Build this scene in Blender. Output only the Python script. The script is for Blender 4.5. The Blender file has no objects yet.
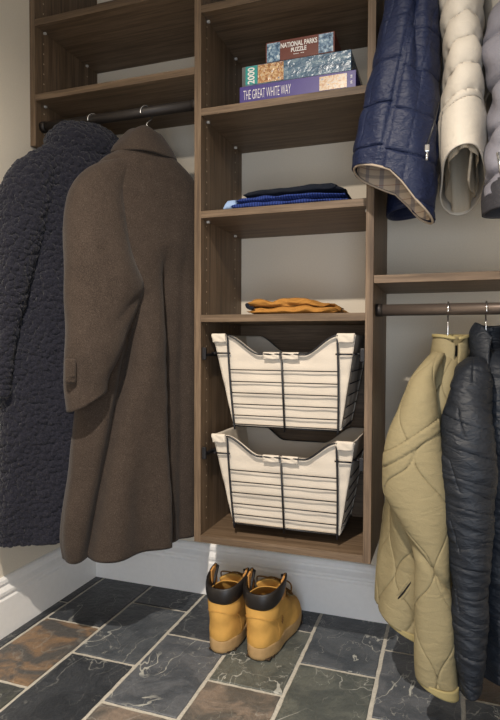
import bpy, bmesh, math, random
import numpy as np
from mathutils import Vector, Matrix, noise as mnoise
random.seed(4)
SC = bpy.context.scene
COL = SC.collection
PI = math.pi

# ------------------------------------------------------------------ materials
def srgb(h):
    h = h.lstrip('#'); v = [int(h[i:i+2], 16)/255 for i in (0, 2, 4)]
    return tuple((c/12.92 if c <= .04045 else ((c+.055)/1.055)**2.4) for c in v) + (1.,)

class NT:
    def __init__(s, name, rough=.6, spec=.3, metal=0.):
        s.m = bpy.data.materials.new(name); s.m.use_nodes = True
        s.t = s.m.node_tree; s.b = s.t.nodes['Principled BSDF']
        s.b.inputs['Roughness'].default_value = rough
        s.b.inputs['Specular IOR Level'].default_value = spec
        s.b.inputs['Metallic'].default_value = metal
    def n(s, typ, ins=None, **kw):
        nd = s.t.nodes.new('ShaderNode'+typ)
        for k, v in kw.items(): setattr(nd, k, v)
        for k, v in (ins or {}).items():
            if isinstance(v, bpy.types.NodeSocket): s.t.links.new(v, nd.inputs[k])
            else: nd.inputs[k].default_value = v
        return nd
    def coord(s, kind='Object', scale=(1, 1, 1)):
        tc = s.n('TexCoord')
        return s.n('Mapping', {'Vector': tc.outputs[kind], 'Scale': scale}).outputs[0]
    def noise(s, vec, scale, detail=4, rough=.55, dist=0):
        return s.n('TexNoise', {'Vector': vec, 'Scale': scale, 'Detail': detail, 'Roughness': rough, 'Distortion': dist}).outputs[0]
    def ramp(s, fac, stops):
        r = s.n('ValToRGB', {'Fac': fac}); e = r.color_ramp.elements
        while len(e) < len(stops): e.new(.5)
        for el, (p, c) in zip(e, stops): el.position = p; el.color = c
        return r.outputs[0]
    def math(s, op, a, b=0., c=0.):
        return s.n('Math', {0: a, 1: b, 2: c}, operation=op).outputs[0]
    def mix(s, fac, a, b, mode='MIX'):
        nd = s.n('Mix', data_type='RGBA', blend_type=mode)
        for i, v in ((0, fac), (6, a), (7, b)):
            if isinstance(v, bpy.types.NodeSocket): s.t.links.new(v, nd.inputs[i])
            else: nd.inputs[i].default_value = v
        return nd.outputs[2]
    def base(s, c):
        if isinstance(c, bpy.types.NodeSocket): s.t.links.new(c, s.b.inputs['Base Color'])
        else: s.b.inputs['Base Color'].default_value = c
    def rough(s, v): s.t.links.new(v, s.b.inputs['Roughness'])
    def bump(s, h, strength=.3, dist=.002):
        s.t.links.new(s.n('Bump', {'Height': h, 'Strength': strength, 'Distance': dist}).outputs[0], s.b.inputs['Normal'])

def sc(c, k): return (min(1, c[0]*k), min(1, c[1]*k), min(1, c[2]*k), 1)

def simple(name, hexc, rough=.6, spec=.3, metal=0., nscale=60, var=.12, bump=.0):
    t = NT(name, rough, spec, metal); c = srgb(hexc)
    f = t.noise(t.coord(), nscale, 4)
    t.base(t.ramp(f, [(.3, sc(c, 1-var)), (.7, sc(c, 1+var))]))
    if bump: t.bump(f, bump, .002)
    return t.m

def fabric(name, hexc, rough=.9, spec=.15, weave=900, var=.10, bump=.25, mott=25, sheen=0., speck=None):
    t = NT(name, rough, spec); c = srgb(hexc); co = t.coord()
    f = t.noise(co, weave, 2); g = t.noise(co, mott, 4)
    col = t.ramp(f, [(.3, sc(c, 1-var)), (.7, sc(c, 1+var))])
    if speck:
        h = t.noise(co, 380, 3, .75)
        col = t.mix(t.ramp(h, [(.52, (0, 0, 0, 1)), (.64, (1, 1, 1, 1))]), col, srgb(speck))
    col = t.mix(.25, col, t.ramp(g, [(.3, sc(c, 1-var)), (.7, sc(c, 1+var))]))
    t.base(col)
    t.b.inputs['Sheen Weight'].default_value = sheen
    t.bump(t.math('ADD', t.math('MULTIPLY', f, .5), t.math('MULTIPLY', g, 1.5)), bump, .003)
    return t.m

def nylon(name, hexc, rough=.45, spec=.4, wr=38, wb=.5, var=.08):
    """quilted shell cloth: fine crinkles drawn across the cloth"""
    t = NT(name, rough, spec); c = srgb(hexc)
    co = t.coord('Object'); st = t.coord('Object', (1, 1, 2.2))
    f = t.noise(st, wr, 3, .5, .6); g = t.noise(co, 700, 2)
    t.base(t.ramp(g, [(.3, sc(c, 1-var)), (.7, sc(c, 1+var))]))
    t.bump(t.math('ADD', f, t.math('MULTIPLY', g, .08)), wb, .006)
    return t.m

def wood(name, grain):
    t = NT(name, .52, .3)
    big, small = 26., 1.1
    s = {'x': (small, big, big), 'z': (big, big, small)}[grain]
    co = t.coord('Object', s)
    f = t.noise(co, 2.2, 6, .62, .35)
    co2 = t.coord('Object', tuple(v*5 for v in s))
    g = t.noise(co2, 2.0, 4, .6)
    c = t.ramp(f, [(.25, srgb('#46372b')), (.45, srgb('#655340')), (.6, srgb('#786450')), (.8, srgb('#5d4b3b'))])
    c = t.mix(t.ramp(g, [(.35, (.5, .5, .5, 1)), (.6, (0, 0, 0, 1))]), c, srgb('#3f3126'))
    t.base(c); t.bump(g, .25, .001)
    return t.m

M = {}
M['wood_x'] = wood('brown_oak_along', 'x'); M['wood_z'] = wood('brown_oak_upright', 'z')
M['pin'] = simple('nickel_pin', '#d8d4cc', .35, .5, .3)
M['hole'] = simple('drilled_hole_rim', '#b5a590', .7)
def wallmat():
    t = NT('greige_wall_paint', .85, .2); c = srgb('#d6ccbb'); f = t.noise(t.coord(), 220, 3)
    t.base(t.ramp(f, [(.3, sc(c, .97)), (.7, sc(c, 1.03))])); t.bump(f, .12, .001); return t.m
M['wall'] = wallmat()
M['ceiling'] = simple('white_ceiling_paint', '#dedbd4', .9)
M['trim'] = simple('white_trim_paint', '#eceae7', .4, .4, var=.02)
M['grout'] = simple('pale_grout', '#bab5aa', .9, .2, nscale=150, var=.15, bump=.3)
def slate():
    t = NT('slate_tile', .5, .45)
    a = t.n('VertexColor', layer_name='ColA').outputs[0]; b = t.n('VertexColor', layer_name='ColB').outputs[0]
    k = t.n('VertexColor', layer_name='Rnd'); kc = k.outputs[0]
    off = t.n('VectorMath', {0: kc, 1: (37., 23., 11.)}, operation='MULTIPLY').outputs[0]
    v = t.n('VectorMath', {0: t.coord('Object'), 1: off}, operation='ADD').outputs[0]
    n1 = t.noise(v, 9, 6, .6, .8); n2 = t.noise(v, 60, 5, .65); vs_ = t.n('Mapping', {'Vector': v, 'Scale': (1., .6, 1.), 'Rotation': (0, 0, .5)}).outputs[0]; n3 = t.noise(vs_, 5.5, 4, .5, .7); n4 = t.noise(vs_, 15, 4, .5, .5)
    col = t.mix(t.ramp(n1, [(.44, (0, 0, 0, 1)), (.58, (1, 1, 1, 1))]), a, b)
    col = t.mix(t.ramp(n2, [(.3, (.45, .45, .45, 1)), (.6, (0, 0, 0, 1))]), col, t.mix(.6, col, (0.012, .012, .013, 1)))
    def vein(n, w): return t.math('LESS_THAN', t.math('ABSOLUTE', t.math('SUBTRACT', n, .5)), w)
    sepr = t.n('SeparateColor', {0: kc})
    amt = sepr.outputs[2]
    gate = t.ramp(t.noise(v, 6, 3), [(.42, (0, 0, 0, 1)), (.54, (1, 1, 1, 1))])
    ve = t.math('MULTIPLY', t.math('MAXIMUM', vein(n3, .0046), t.math('MULTIPLY', vein(n4, .0042), .6)), t.math('MULTIPLY', gate, amt))
    col = t.mix(ve, col, srgb('#a9a9a2'))
    t.base(col)
    h = t.math('ADD', t.math('MULTIPLY', n1, 1.2), t.math('MULTIPLY', n2, .5))
    t.bump(t.math('ADD', h, t.math('MULTIPLY', ve, .25)), .8, .008)
    t.rough(t.math('MULTIPLY_ADD', n2, .35, .25))
    return t.m
M['slate'] = slate()
M['metal_black'] = simple('black_wire_coating', '#17161a', .4, .5)
M['bronze'] = simple('oil_rubbed_bronze', '#6a5e56', .38, .5, .6, var=.03)
M['chrome'] = simple('chrome', '#d8d8d8', .18, .6, .95, var=.02)
M['plastic_black'] = simple('black_plastic', '#1b1a1c', .45)
M['canvas'] = fabric('cream_canvas', '#cabfb0', .9, .15, 700, .06, .3, 14)
M['wool_brown'] = fabric('brown_wool_tweed', '#3a312b', .95, .1, 480, .40, .35, 30, .08, '#544a40')
def fleece():
    t = NT('navy_sherpa_fleece', .95, .1); co = t.coord()
    wv = t.n('VectorMath', {0: co, 1: t.n('VectorMath', {0: t.n('TexNoise', {'Vector': co, 'Scale': 90., 'Detail': 2.}).outputs[1], 'Scale': .012}, operation='SCALE').outputs[0]}, operation='ADD').outputs[0]
    vo = t.n('TexVoronoi', {'Vector': wv, 'Scale': 190.}, feature='SMOOTH_F1')
    f = vo.outputs[0]; n = t.noise(co, 300, 3)
    t.base(t.ramp(n, [(.3, srgb('#18181f')), (.7, srgb('#2b2b34'))]))
    h = t.math('SUBTRACT', 1., f); t.bump(t.math('ADD', h, t.math('MULTIPLY', n, .4)), .6, .006)
    t.b.inputs['Sheen Weight'].default_value = .12
    return t.m
M['fleece'] = fleece()
M['navy_nylon'] = nylon('navy_quilted_nylon', '#19213b', .5, .3, 45, .7)
M['cream_nylon'] = nylon('ivory_puffer_nylon', '#c3baac', .6, .3, 30, .35, .03)
M['cream_lining'] = fabric('beige_lining', '#b0a28d', .7, .25, 600, .06, .4, 18)
M['grey_nylon'] = nylon('lilac_grey_nylon', '#7c7a82', .5, .35, 26, .6, .03)
M['grey_dark'] = nylon('charcoal_nylon', '#3a393d', .6, .3)
M['olive_cotton'] = nylon('khaki_olive_cotton', '#867b5e', .85, .15, 24, .5, .08)
M['olive_binding'] = fabric('tan_binding', '#94875f', .9, .15, 700, .08, .3)
M['olive_lining'] = fabric('dark_lining', '#1d1b1a', .8, .2)
M['black_nylon'] = nylon('black_quilted_nylon', '#1c2027', .5, .3, 34, .8, .06)
M['leather'] = simple('wheat_nubuck', '#c2954e', .8, .2, nscale=18, var=.16, bump=.2)
M['leather_in'] = simple('tan_leather', '#b9854a', .8, .2)
M['collar_black'] = simple('black_padded_leather', '#1d1917', .42, .45, var=.15, nscale=120, bump=.15)
M['rubber'] = simple('gum_rubber_sole', '#a98a5f', .7, .3, var=.1, bump=.2)
M['rubber_dark'] = simple('dark_rubber_tread', '#3a2d20', .8)
M['lace'] = fabric('brown_lace', '#6b4c28', .9, .15)
M['brass'] = simple('brass_eyelet', '#a08a60', .3, .5, .8)
M['mustard'] = fabric('mustard_twill', '#a07036', .9, .15, 700, .1, .5, 22)
M['dark_knit'] = fabric('dark_knit', '#1b1e26', .95, .1, 300, .2, .5)
def ribbed(name, a, b):
    t = NT(name, .9, .15); co = t.coord()
    w = t.n('TexWave', {'Vector': co, 'Scale': 42., 'Distortion': 2.5, 'Detail': 2.}, bands_direction='X').outputs[1]
    t.base(t.ramp(w, [(.2, srgb(a)), (.8, srgb(b))])); t.bump(w, .5, .003); return t.m
M['blue_knit'] = ribbed('blue_rib', '#1f2c5c', '#2f4180')
M['pale_denim'] = fabric('pale_denim', '#8fa6c8', .9, .15)
def plaid():
    t = NT('plaid_lining', .9, .15); tc = t.n('TexCoord').outputs['UV']; s = t.n('SeparateXYZ', {0: tc})
    def line(o, f, w, ph=0.): return t.math('LESS_THAN', t.math('FRACT', t.math('MULTIPLY_ADD', o, f, ph)), w)
    c = srgb('#b7a48e')
    c1 = t.mix(t.math('MULTIPLY', line(s.outputs[0], 26., .28), .55), c, srgb('#5d5d6b'))
    c1 = t.mix(t.math('MULTIPLY', line(s.outputs[1], 26., .22), .5), c1, srgb('#6b625f'))
    c1 = t.mix(t.math('MULTIPLY', line(s.outputs[1], 26., .05, .45), .6), c1, srgb('#7b4f45'))
    t.base(c1); return t.m
M['plaid'] = plaid()
M['piping'] = fabric('beige_piping', '#a39483', .9, .15)
def flat(name, hexc, rough=.4, spec=.4): return simple(name, hexc, rough, spec, var=.03)
M['purple'] = flat('purple_print', '#463b7c'); M['teal'] = flat('teal_print', '#2f8f88'); M['maroon'] = flat('maroon_print', '#6b3a30')
M['white_print'] = flat('white_print', '#e6e2dc'); M['box_grey'] = flat('grey_board', '#8b8780')
def picture(name, stops, scale, wrap=False, stretch=(1, 1, 1)):
    t = NT(name, .3, .5); co = t.coord('Object', stretch); n = t.noise(co, scale, 6, .65, .4)
    t.base(t.ramp(n, stops))
    if wrap: t.bump(t.noise(t.coord('Object', (1, 1, 1)), 55, 3, .5, 1.), .6, .004); t.b.inputs['Roughness'].default_value = .22
    return t.m
M['water'] = picture('lake_print', [(.32, srgb('#3c5064')), (.5, srgb('#587084')), (.62, srgb('#7b8f9a')), (.75, srgb('#aab4b6'))], 40, True, (.5, 1, 1.6))
M['village'] = picture('village_print', [(.3, srgb('#59404a')), (.45, srgb('#a9784c')), (.58, srgb('#d8b98c')), (.7, srgb('#4f6a96'))], 110, True)
M['street'] = picture('street_print', [(.3, srgb('#8a4a3a')), (.45, srgb('#b58a58')), (.58, srgb('#c4b49c')), (.7, srgb('#4c5c94'))], 130)
M['mount'] = picture('mountain_print', [(.32, srgb('#1e2c3c')), (.46, srgb('#4f6f8c')), (.58, srgb('#9fb6c4')), (.7, srgb('#e5e8e6'))], 90)

# ------------------------------------------------------------------ helpers
def link(name, me, parent=None, mat=None, smooth=False):
    o = bpy.data.objects.new(name, me); COL.objects.link(o)
    if mat is not None:
        for m in (mat if isinstance(mat, (list, tuple)) else [mat]): me.materials.append(M[m] if isinstance(m, str) else m)
    if smooth:
        for p in me.polygons: p.use_smooth = True
    if parent: o.parent = parent
    return o

def obj(name, bm, mat, parent=None, smooth=False):
    me = bpy.data.meshes.new(name); bmesh.ops.recalc_face_normals(bm, faces=bm.faces[:]); bm.to_mesh(me); bm.free()
    return link(name, me, parent, mat, smooth)

def tag(o, label, cat, group=None, kind=None):
    if label: o['label'] = label
    if cat: o['category'] = cat
    if group: o['group'] = group
    if kind: o['kind'] = kind
    return o

def thing(name, label, cat, loc=(0, 0, 0), rz=0., group=None):
    o = bpy.data.objects.new(name, None); COL.objects.link(o); o.empty_display_size = .05
    o.location = loc; o.rotation_euler = (0, 0, rz)
    return tag(o, label, cat, group)

def structure(o): o['kind'] = 'structure'; return o

def box(bm, lo, hi, bev=0., mi=0):
    r = bmesh.ops.create_cube(bm, size=1.); vs = r['verts']
    for v in vs:
        for i in range(3): v.co[i] = lo[i] + (v.co[i]+.5)*(hi[i]-lo[i])
    fs = list({f for v in vs for f in v.link_faces})
    for f in fs: f.material_index = mi
    if bev:
        es = list({e for v in vs for e in v.link_edges})
        r = bmesh.ops.bevel(bm, geom=es, offset=bev, segments=2, affect='EDGES', profile=.5)
        for f in r['faces']: f.material_index = mi
    return bm

def nb(): return bmesh.new()

def tube(bm, pts, r, n=8, mi=0, closed=False, taper=None):
    pts = [Vector(p) for p in pts]; N = len(pts); rings = []
    up = Vector((0, 0, 1)); prev = None
    for i, p in enumerate(pts):
        if closed: t = pts[(i+1) % N]-pts[i-1]
        else: t = pts[min(i+1, N-1)]-pts[max(i-1, 0)]
        t.normalize()
        if prev is None:
            a = up if abs(t.dot(up)) < .9 else Vector((1, 0, 0)); x = a.cross(t).normalized()
        else: x = (prev-t*prev.dot(t)).normalized()
        prev = x; y = t.cross(x); rr = r*(taper[i] if taper else 1)
        rings.append([bm.verts.new(p+x*math.cos(2*PI*k/n)*rr+y*math.sin(2*PI*k/n)*rr) for k in range(n)])
    M_ = N if closed else N-1
    for i in range(M_):
        a, b = rings[i], rings[(i+1) % N]
        for k in range(n):
            f = bm.faces.new((a[k], a[(k+1) % n], b[(k+1) % n], b[k])); f.material_index = mi; f.smooth = True
    if not closed:
        for rg in (rings[0][::-1], rings[-1]):
            f = bm.faces.new(rg); f.material_index = mi
    return bm

def smooth_path(pts, k=4):
    pts = [np.array(p, float) for p in pts]; out = []
    for i in range(len(pts)-1):
        p0 = pts[max(i-1, 0)]; p1 = pts[i]; p2 = pts[i+1]; p3 = pts[min(i+2, len(pts)-1)]
        for j in range(k):
            t = j/k
            out.append(.5*((2*p1)+(-p0+p2)*t+(2*p0-5*p1+4*p2-p3)*t*t+(-p0+3*p1-3*p2+p3)*t**3))
    out.append(pts[-1]); return [tuple(p) for p in out]

def G(x, c, w): return np.exp(-((x-c)/w)**2)

def grid_mesh(name, X, Y, Z, U, V, closed, mat, parent, cap=False, solid=0., flip=False):
    """X,Y,Z [rows, cols]"""
    R, C = X.shape
    verts = np.stack([X, Y, Z], -1).reshape(-1, 3).tolist(); faces = []; uvs = []
    for i in range(R-1):
        for j in range(C if closed else C-1):
            k = (j+1) % C
            q = [i*C+j, i*C+k, (i+1)*C+k, (i+1)*C+j]
            ku = U[i, j]+(U[i, 1]-U[i, 0]) if k == 0 else None
            uv = [(U[i, j], V[i, j]), (U[i, k] if ku is None else ku, V[i, k]), (U[i+1, k] if ku is None else ku, V[i+1, k]), (U[i+1, j], V[i+1, j])]
            if flip: q = q[::-1]; uv = uv[::-1]
            faces.append(q); uvs += uv
    if cap:
        verts.append([float(X[0].mean()), float(Y[0].mean()), float(Z[0].mean())]); c = len(verts)-1
        for j in range(C):
            k = (j+1) % C; q = [c, k, j]
            if flip: q = q[::-1]
            faces.append(q); uvs += [(0, 0)]*3
    me = bpy.data.meshes.new(name); me.from_pydata(verts, [], faces)
    l = me.uv_layers.new(name='UVMap'); l.data.foreach_set('uv', np.array(uvs, float).ravel())
    o = link(name, me, parent, mat, True)
    if solid:
        m = o.modifiers.new('cloth_thickness', 'SOLIDIFY'); m.thickness = solid; m.offset = -1
    return o

def interp_rows(rows, n, key=0):
    """Catmull-Rom through the rows, resampled evenly along |d key|"""
    P = np.array(smooth_path(rows, 12)); k = P[:, key]
    s = np.concatenate([[0], np.cumsum(np.abs(np.diff(k))+1e-6)]); t = np.linspace(0, s[-1], n)
    return np.stack([np.interp(t, s, P[:, c]) for c in range(P.shape[1])], 1)

def loft(name, rows, mat, parent, nu=96, nz=80, expo=2.2, disp=None, cap=True, solid=.004, org=(0, 0, 0), tilt=(0, 0), tilt_rng=.25, arc=None, shrink=0., flip=False, wob=0., hem=None):
    """rows of (z, x_left, x_right, y_centre, y_half): horizontal closed rings; tilt = dz/dx, dz/dy reached at the hem"""
    P = interp_rows(rows, nz); z = P[:, 0][:, None]
    cx = (P[:, 1]+P[:, 2])[:, None]/2; a = np.abs(P[:, 2]-P[:, 1])[:, None]/2-shrink; cy = P[:, 3][:, None]; b = np.abs(P[:, 4])[:, None]-shrink
    a = np.maximum(a, .002); b = np.maximum(b, .002)
    if arc: th = np.linspace(arc[0], arc[1], nu)[None, :]
    else: th = np.linspace(0, 2*PI, nu, endpoint=False)[None, :]
    c, s = np.cos(th), np.sin(th); e = 2/expo
    X = cx+a*np.sign(c)*np.abs(c)**e; Y = cy+b*np.sign(s)*np.abs(s)**e; Z = z+0*X
    zb = P[-1, 0]; w = np.clip(1-(z-zb)/tilt_rng, 0, 1)
    Z = Z+w*(tilt[0]*(X-cx)+tilt[1]*(Y-cy))
    if hem is not None: Z = Z+hem(X, Y, w, th+0*X)
    mid = nz//2
    seg = np.hypot(np.roll(X, -1, 1)-X, np.roll(Y, -1, 1)-Y).mean(0); S = np.concatenate([[0], np.cumsum(seg)[:-1]])[None, :]+0*X
    Z0 = Z.copy()
    if disp is not None or wob:
        def nrm(X, Y, Z):
            if arc: dj = [np.gradient(q, axis=1) for q in (X, Y, Z)]
            else: dj = [np.roll(q, -1, 1)-np.roll(q, 1, 1) for q in (X, Y, Z)]
            di = [np.gradient(q, axis=0) for q in (X, Y, Z)]
            N = np.stack([dj[2]*di[1]-dj[1]*di[2], dj[0]*di[2]-dj[2]*di[0], dj[1]*di[0]-dj[0]*di[1]], -1)
            return N/np.maximum(np.linalg.norm(N, axis=-1, keepdims=True), 1e-9)
        N = nrm(X, Y, Z)
        d = disp(th+0*X, S, Z, X, Y) if disp is not None else 0*X
        if wob:
            for i in range(X.shape[0]):
                for j in range(X.shape[1]):
                    d[i, j] += wob*mnoise.noise(Vector((X[i, j]*14, Y[i, j]*14, Z[i, j]*7)))
        X = X+N[..., 0]*d; Y = Y+N[..., 1]*d; Z = Z+N[..., 2]*d
    X = X-org[0]; Y = Y-org[1]; Z = Z-org[2]
    return grid_mesh(name, X, Y, Z, S, Z0, arc is None, mat, parent, cap and arc is None, solid, flip)

def groove(d, w): return -np.exp(-(d/w)**2)
def pd(x, period, phase=0.): return np.abs((x-phase+period/2) % period-period/2)

# ------------------------------------------------------------------ room
W, D, T = .51, .3412, .0206
ZB, Z4, Z3, Z2, Z1, ZR = .3315, .9733, 1.2707, 1.5609, 1.8501, 1.0699
XW, ZC = -.577, 2.2
XR = 1.45
def plane_obj(name, pts, mat):
    bm = nb(); bm.faces.new([bm.verts.new(p) for p in pts]); return obj(name, bm, mat)
def slab(name, lo, hi, mat): return structure(obj(name, box(nb(), lo, hi), mat))
slab('wall_back', (XW-.1, 0, 0), (XR+.1, .1, ZC), 'wall')
slab('wall_left', (XW-.1, -2.6, 0), (XW, 0, ZC), 'wall')
slab('wall_right', (XR, -2.6, 0), (XR+.1, 0, ZC), 'wall')
bm = nb(); DX0, DX1, DZ = .45, 1.35, 1.98
box(bm, (XW-.1, -2.7, 0), (DX0, -2.6, ZC)); box(bm, (DX1, -2.7, 0), (XR+.1, -2.6, ZC)); box(bm, (DX0, -2.7, DZ), (DX1, -2.6, ZC))
structure(obj('added_wall_front', bm, 'wall'))  # unseen wall added to block world light, leaving a doorway for the cool light
slab('ceiling', (XW-.1, -2.6, ZC), (XR+.1, .1, ZC+.1), 'ceiling')

# baseboards with an ogee cap
prof = [(0, 0), (.0165, 0), (.0165, .112), (.0120, .117), (.0120, .123), (.0165, .128), (.0165, .137), (.0100, .146), (.0070, .150), (.0070, .156), (.0110, .160), (.0100, .171), (.0050, .177), (0, .178)]
def baseboard(name, a, b, nrm):
    bm = nb(); rows = []
    for p in (a, b): rows.append([bm.verts.new((p[0]+nrm[0]*d, p[1]+nrm[1]*d, z)) for d, z in prof])
    for i in range(len(prof)-1): bm.faces.new((rows[0][i], rows[0][i+1], rows[1][i+1], rows[1][i]))
    return structure(obj(name, bm, 'trim'))
baseboard('baseboard_back', (XW, 0), (XR, 0), (0, -1)); baseboard('baseboard_left', (XW, 0), (XW, -2.6), (1, 0))

# slate floor: tiles laid in columns on a grout bed
def floor():
    bm = nb()
    la = bm.loops.layers.float_color.new('ColA'); lb = bm.loops.layers.float_color.new('ColB'); lr = bm.loops.layers.float_color.new('Rnd')
    box(bm, (XW-.1, -2.6, -.05), (XR+.1, .1, -.0035), 0, 1)
    def c3(h): return srgb(h)
    dark = ('#3a3d42', '#2e3136', .45); grey = ('#616469', '#4c5056', 1.); mid = ('#54585d', '#41464c', 1.); green = ('#62655f', '#4f5350', 1.)
    rust = ('#8a7056', '#55524f', .2); brown = ('#86786c', '#5f5b56', .4); gold = ('#5c4936', '#443b31', .3); greend = ('#55564a', '#3e4040', .4)
    cols = [(-.737, -.527, [-.23, -.57], {0: dark, 1: dark, 2: mid}),
            (-.527, -.320, [-.342, -.667], {0: dark, 1: rust, 2: greend}),
            (-.320, -.110, [-.155, -.487, -.82], {0: dark, 1: mid, 2: dark, 3: grey}),
            (-.110, .101, [-.312 + .01, -.652], {0: dark, 1: grey, 2: brown}),
            (.101, .312, [-.148, -.480, -.81], {0: dark, 1: green, 2: brown}),
            (.312, .528, [-.322, -.655], {0: mid, 1: green, 2: mid}),
            (.528, .742, [-.172, -.491, -.82], {0: mid, 1: grey, 2: mid}),
            (.742, .955, [-.335, -.67], {0: gold, 1: mid, 2: grey}),
            (.955, 1.17, [-.17, -.5, -.83], {}), (1.17, 1.39, [-.335, -.67], {}), (1.39, 1.6, [-.17, -.5], {})]
    g = .0056
    rnd = random.Random(11)
    for x0, x1, cuts, kinds in cols:
        ys = [0.] + cuts
        while ys[-1] > -2.5: ys.append(ys[-1]-.333)
        for i in range(len(ys)-1):
            A, B, am = kinds.get(i, rnd.choice([dark, grey, mid, green]))
            xa, xb, y1, y0 = x0+g, x1-g, ys[i]-g, ys[i+1]+g
            # chipped outline: irregular polygon rim, slightly bevelled
            pts = []; n = 12
            for (p, q) in (((xa, y0), (xb, y0)), ((xb, y0), (xb, y1)), ((xb, y1), (xa, y1)), ((xa, y1), (xa, y0))):
                for k in range(n):
                    t = k/n; j = .0011
                    pts.append((p[0]+(q[0]-p[0])*t+rnd.uniform(-j, j), p[1]+(q[1]-p[1])*t+rnd.uniform(-j, j)))
            cxm, cym = (xa+xb)/2, (y0+y1)/2
            low = [bm.verts.new((x, y, -.004)) for x, y in pts]; 
            mid_ = [bm.verts.new((x, y, -.0012)) for x, y in pts]
            top = [bm.verts.new((cxm+(x-cxm)*(1-.0018/abs(xb-xa)*2), cym+(y-cym)*(1-.0018/abs(y1-y0)*2), 0)) for x, y in pts]
            fs = [bm.faces.new(top)]; L = len(pts)
            for k in range(L):
                fs.append(bm.faces.new((low[k], low[(k+1) % L], mid_[(k+1) % L], mid_[k]))); fs.append(bm.faces.new((mid_[k], mid_[(k+1) % L], top[(k+1) % L], top[k])))
            r3 = (rnd.random(), rnd.random(), am, 1)
            for f in fs:
                f.material_index = 0
                for l in f.loops: l[la] = c3(A); l[lb] = c3(B); l[lr] = r3
    return structure(obj('floor', bm, ['slate', 'grout']))
floor()

# ------------------------------------------------------------------ closet carcass
def panel(name, parent, lo, hi, mat, bev=.0008): return obj(name, box(nb(), lo, hi, bev), mat, parent)
def holes(bm, x, side, z0, z1, ys, skip=()):
    z = z0
    while z < z1:
        for y in ys:
            r = bmesh.ops.create_circle(bm, cap_ends=True, radius=.0028, segments=8, matrix=Matrix.Translation((x+side*.0004, y, z)) @ Matrix.Rotation(PI/2, 4, 'Y'))
            for f in {f for v in r['verts'] for f in v.link_faces}: f.material_index = 1
        z += .032
def side_panel(parent, x, z0, z1, sides, drill=None):
    bm = box(nb(), (x, -D, z0), (x+T, 0, z1), .0008)
    for s in sides: holes(bm, x+T if s > 0 else x, s, (drill or (z0+.06, z1))[0], (drill or (z0, z1))[1], (-.30, -.065))
    return obj('side_panel', bm, ['wood_z', 'hole'], parent)
def pins(parent, xa, xb, z):
    for x, s in ((xa, 1), (xb, -1)):
        for y in (-.297, -.07):
            bm = nb(); box(bm, (min(x, x+s*.008), y-.004, z-.006), (max(x, x+s*.008), y+.004, z), .0008); obj('shelf_pin', bm, 'pin', parent)

tower = thing('shelf_tower', 'tall brown wood shelf tower in the middle, holding games, folded clothes and two baskets', 'closet shelving', (0, 0, 0))
side_panel(tower, 0, ZB-T, 2.17, (1,)); side_panel(tower, W-T, ZB-T, 2.17, (-1,))
for z in (ZB, Z4, Z3, Z2, Z1): panel('shelf', tower, (T, -D+.0004, z-T), (W-T, -.001, z), 'wood_x')
panel('top_panel', tower, (T, -D, 2.15), (W-T, 0, 2.17), 'wood_x')
for z in (Z3, Z2, Z1): pins(tower, T, W-T, z-T)
panel('back_panel', tower, (T, -.008, ZB), (W-T, -.001, Z4-T), 'wood_x')

left = thing('hanging_shelf_unit', 'dark wood shelf unit on the left above the two long coats', 'closet shelving', (XW, 0, 0))
def shift(o, v):
    for p in o.data.vertices: p.co -= Vector(v)
    return o
shift(side_panel(left, XW+.001, 1.52, 2.17, (1,), (1.57, 2.1)), (XW, 0, 0))
for z in (1.6818, 1.9167): shift(panel('shelf', left, (XW+.001+T, -D+.0004, z-T), (-.0004, -.001, z), 'wood_x'), (XW, 0, 0))
for z in (1.6818, 1.9167):
    for y in (-.297, -.07): obj('shelf_pin', box(nb(), (T+.001, y-.004, z-T-.006), (T+.009, y+.004, z-T), .0008), 'pin', left)
obj('back_panel', box(nb(), (T+.002, -.006, 1.905), (-XW-.001, -.001, 2.15)), 'wood_x', left)

rs = tag(obj('closet_shelf', box(nb(), (W+.0005, -D+.002, ZR-T), (XR-.001, -.001, ZR), .0008), 'wood_x'), 'brown wood shelf on the right, above the lower clothes rod', 'shelf')
rs2 = tag(obj('closet_shelf', box(nb(), (W+.0005, -D+.002, 2.03), (XR-.001, -.001, 2.03+T), .0008), 'wood_x'), 'brown wood top shelf above the upper right clothes rod', 'shelf')

M['bronze_dark'] = simple('dark_bronze', '#2c2724', .5, .4, .3, var=.03)
def rod(label, x0, x1, y, z, r=.0155, mat='bronze'):
    t = thing('clothes_rod', label, 'clothes rod', ((x0+x1)/2, y, z)); h = (x1-x0)/2
    bm = nb(); tube(bm, [(-h+.003, 0, 0), (h-.003, 0, 0)], r, 24); obj('tube', bm, mat, t)
    for s in (-1, 1):
        bm = nb(); tube(bm, [(s*(h-.0005), 0, 0), (s*(h-.018), 0, 0)], r*1.1, 24)
        obj('end_cup', bm, 'bronze_dark', t)
    return t
YRL, ZRL, YRR, ZRR, ZRU = -.31, 1.588, -.285, .982, 1.95
rod('dark bronze clothes rod on the left, under the shelf unit, holding the long coats', XW+T+.002, -.0005, YRL, ZRL, mat='bronze_dark')
rod('dark bronze clothes rod at lower right, under the shelf, holding the khaki and black jackets', W+.0005, XR-.001, YRR, ZRR)
rod('dark bronze upper right clothes rod holding the navy, ivory and grey jackets', W+.0005, XR-.001, YRR, ZRU)

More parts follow.
